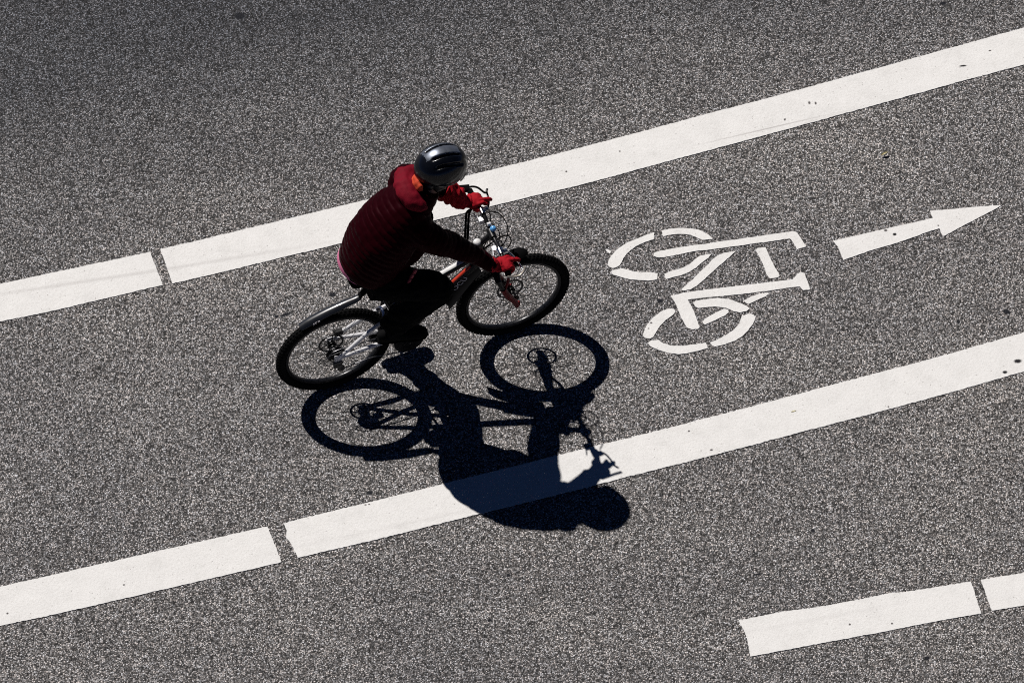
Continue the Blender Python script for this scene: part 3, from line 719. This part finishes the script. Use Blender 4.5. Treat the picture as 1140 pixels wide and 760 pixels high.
# trousers
tq = MB()
seg(tq, [(.195, 0, .985), (.215, 0, 1.03), (.25, 0, 1.12)], [(.168, .135), (.168, .140), (.155, .125)], 24, 4, side=(0, 1, 0))
for s in (-1, 1):
    k2 = kne[s].lerp(ank[s], .45)+Vector((-.045 if s < 0 else -.012, 0, 0))
    seg(tq, [hip[s]+Vector((-.02, 0, .0)), hip[s].lerp(kne[s], .5)+Vector((0, 0, -.004)), kne[s]+Vector((-.012, 0, -.004)), k2, ank[s].lerp(kne[s], .0)+Vector((-.030 if s < 0 else 0, 0, 0))], [.108, .094, .077, (.074, .090) if s < 0 else .070, (.066, .074) if s < 0 else .062], 20, 7)
tm = fuse(tq, .0075, 5, 'trousers')
displace(tm, lambda c: np.array([.010*noise.noise(Vector((p[0]*16, p[1]*10, p[2]*22)))+.005*noise.noise(Vector(p)*34) for p in c]))
link('trousers', tm, M_TROU, body, 'all')
# shoes
for s in (-1, 1):
    a = ank[s]; z0 = .412 if s < 0 else .124
    x0 = .215 if s < 0 else .258; y = -.132 if s < 0 else .132
    dz = .065 if s < 0 else 0.0; drop = lambda q: z0+dz*(1-(q-x0)/.28)
    sh = MB()
    seg(sh, [(x0, y, drop(x0)+.034), (x0+.03, y, drop(x0+.03)+.042), (x0+.10, y, drop(x0+.10)+.045), (x0+.18, y, drop(x0+.18)+.038), (x0+.25, y, drop(x0+.25)+.030), (x0+.283, y, drop(x0+.283)+.024)], [(.026, .030), (.037, .040), (.038, .042), (.047, .034), (.045, .027), (.024, .016)], 16, 5, side=(0, 1, 0))
    seg(sh, [(x0+.075, y, drop(x0+.075)+.04), (x0+.085, y, drop(x0+.085)+.085), (a.x-.005, a.y, drop(a.x)+.125)], [.038, .042, .044], 14, 4)
    so_ = link('shoe', fuse(sh, .005, 3, 'shoe'), M_SHOE, body, 'all')
    sl_ = MB(); sl_.tube([(x0-.005, y, drop(x0-.005)+.008), (x0+.03, y, drop(x0+.03)+.008), (x0+.12, y, drop(x0+.12)+.008), (x0+.20, y, drop(x0+.20)+.008), (x0+.262, y, drop(x0+.262)+.010), (x0+.288, y, drop(x0+.288)+.014)], [(.022, .010), (.037, .011), (.036, .011), (.048, .011), (.042, .010), (.018, .006)], 14, side=(0, 1, 0)); sl_.build('sole', M_MATT, so_)

# helmet: shell with ribs, vents, peak and straps
HR = Rh @ Matrix.Rotation(math.radians(-4), 3, 'Y')
hc = hp(.000, 0, .042)
def shell_pt(u, v, k=1.0):
    """u: round (0 = front), v: 0 crown .. 1 rim"""
    th = v*math.radians(108); ax, ay, az = .146*k, .120*k, .130*k
    x = ax*math.sin(th)*math.cos(u); y = ay*math.sin(th)*math.sin(u); z = az*math.cos(th)
    if x < 0: x *= 1.0; z -= .012*(x/ax)**2
    else: z += .010*(x/ax)
    return Vector((x-.004, y, z))
ribs = [-.066, -.032, 0, .032, .066]
nu, nv = 120, 44; vs = []; fs = []; ho = MB()
def groove(p):
    """depth of the long vents between the ribs"""
    d = 0
    for yv, x0_, x1_, hw in ((.044, -.085, .06, .0085), (-.030, -.075, .055, .0095), (.088, -.06, .03, .008), (-.080, -.07, .06, .008)):
        yy = yv*(1-.30*((p.x)/.15)**2)
        a = max(0, 1-abs(p.y-yy)/hw); b = 1 if x0_ < p.x < x1_ else max(0, 1-min(abs(p.x-x0_), abs(p.x-x1_))/.02)
        g = 1 if 0 else 0
        d = max(d, min(1, a*2.2)*b)
    return d
for j in range(nv+1):
    for i in range(nu):
        p = shell_pt(2*PI*i/nu, j/nv); g = groove(p) if p.z > -.005 else 0
        vs.append(p*(1-.13*g))
for j in range(nv):
    for i in range(nu): fs.append((j*nu+i, (j+1)*nu+i, (j+1)*nu+(i+1) % nu, j*nu+(i+1) % nu))
m0 = len(vs)
for i in range(nu): vs.append(vs[nv*nu+i]*.86+Vector((0, 0, .004)))
for i in range(nu): fs.append((nv*nu+i, m0+i, m0+(i+1) % nu, nv*nu+(i+1) % nu))
ho.add([hc+HR@v for v in vs], fs)
hmesh = ho.mesh('helmet')
helm = link('helmet', hmesh, [M_HELM, M_HELS], body, 'all')
iR = HR.inverted()
for p in hmesh.polygons:
    q = iR@(Vector(p.center)-hc); gr = groove(q)
    p.material_index = 1 if (gr < .05 and q.z > .045 and -.020 < q.y < .066 and -.115 < q.x < .075) else 0
pk = MB(); rows = []
for v_, ext in ((0, 0), (1, .012)):
    for i in range(15):
        u = (i/14-.5)*1.9; b = shell_pt(u, .93); rows.append(b+Vector((ext*math.cos(u)*1.0, 0, -.012*v_-.004*abs(u))))
n_ = 15; vv = rows+[r-Vector((0, 0, .005)) for r in rows]; ff = []
for i in range(14): ff += [(i, i+1, i+1+n_, i+n_), (i+2*n_, i+3*n_, i+1+3*n_, i+1+2*n_), (i+n_, i+1+n_, i+1+3*n_, i+3*n_), (i, i+2*n_, i+1+2*n_, i+1)]
ff += [(0, n_, 3*n_, 2*n_), (14, 14+2*n_, 14+3*n_, 14+n_)]
pk.add([hc+HR@v for v in vv], ff); pk.build('helmet_peak', M_HELM, helm)
sp = MB()
for s in (-1, 1): sp.tube(spline([tuple(hp(.045, s*.085, .03)), tuple(hp(.03, s*.083, -.03)), tuple(hp(.05, s*.058, -.10)), tuple(hp(.06, 0, -.128))], 5), (.007, .0025), 8)
sp.build('helmet_strap', M_MATT, helm)
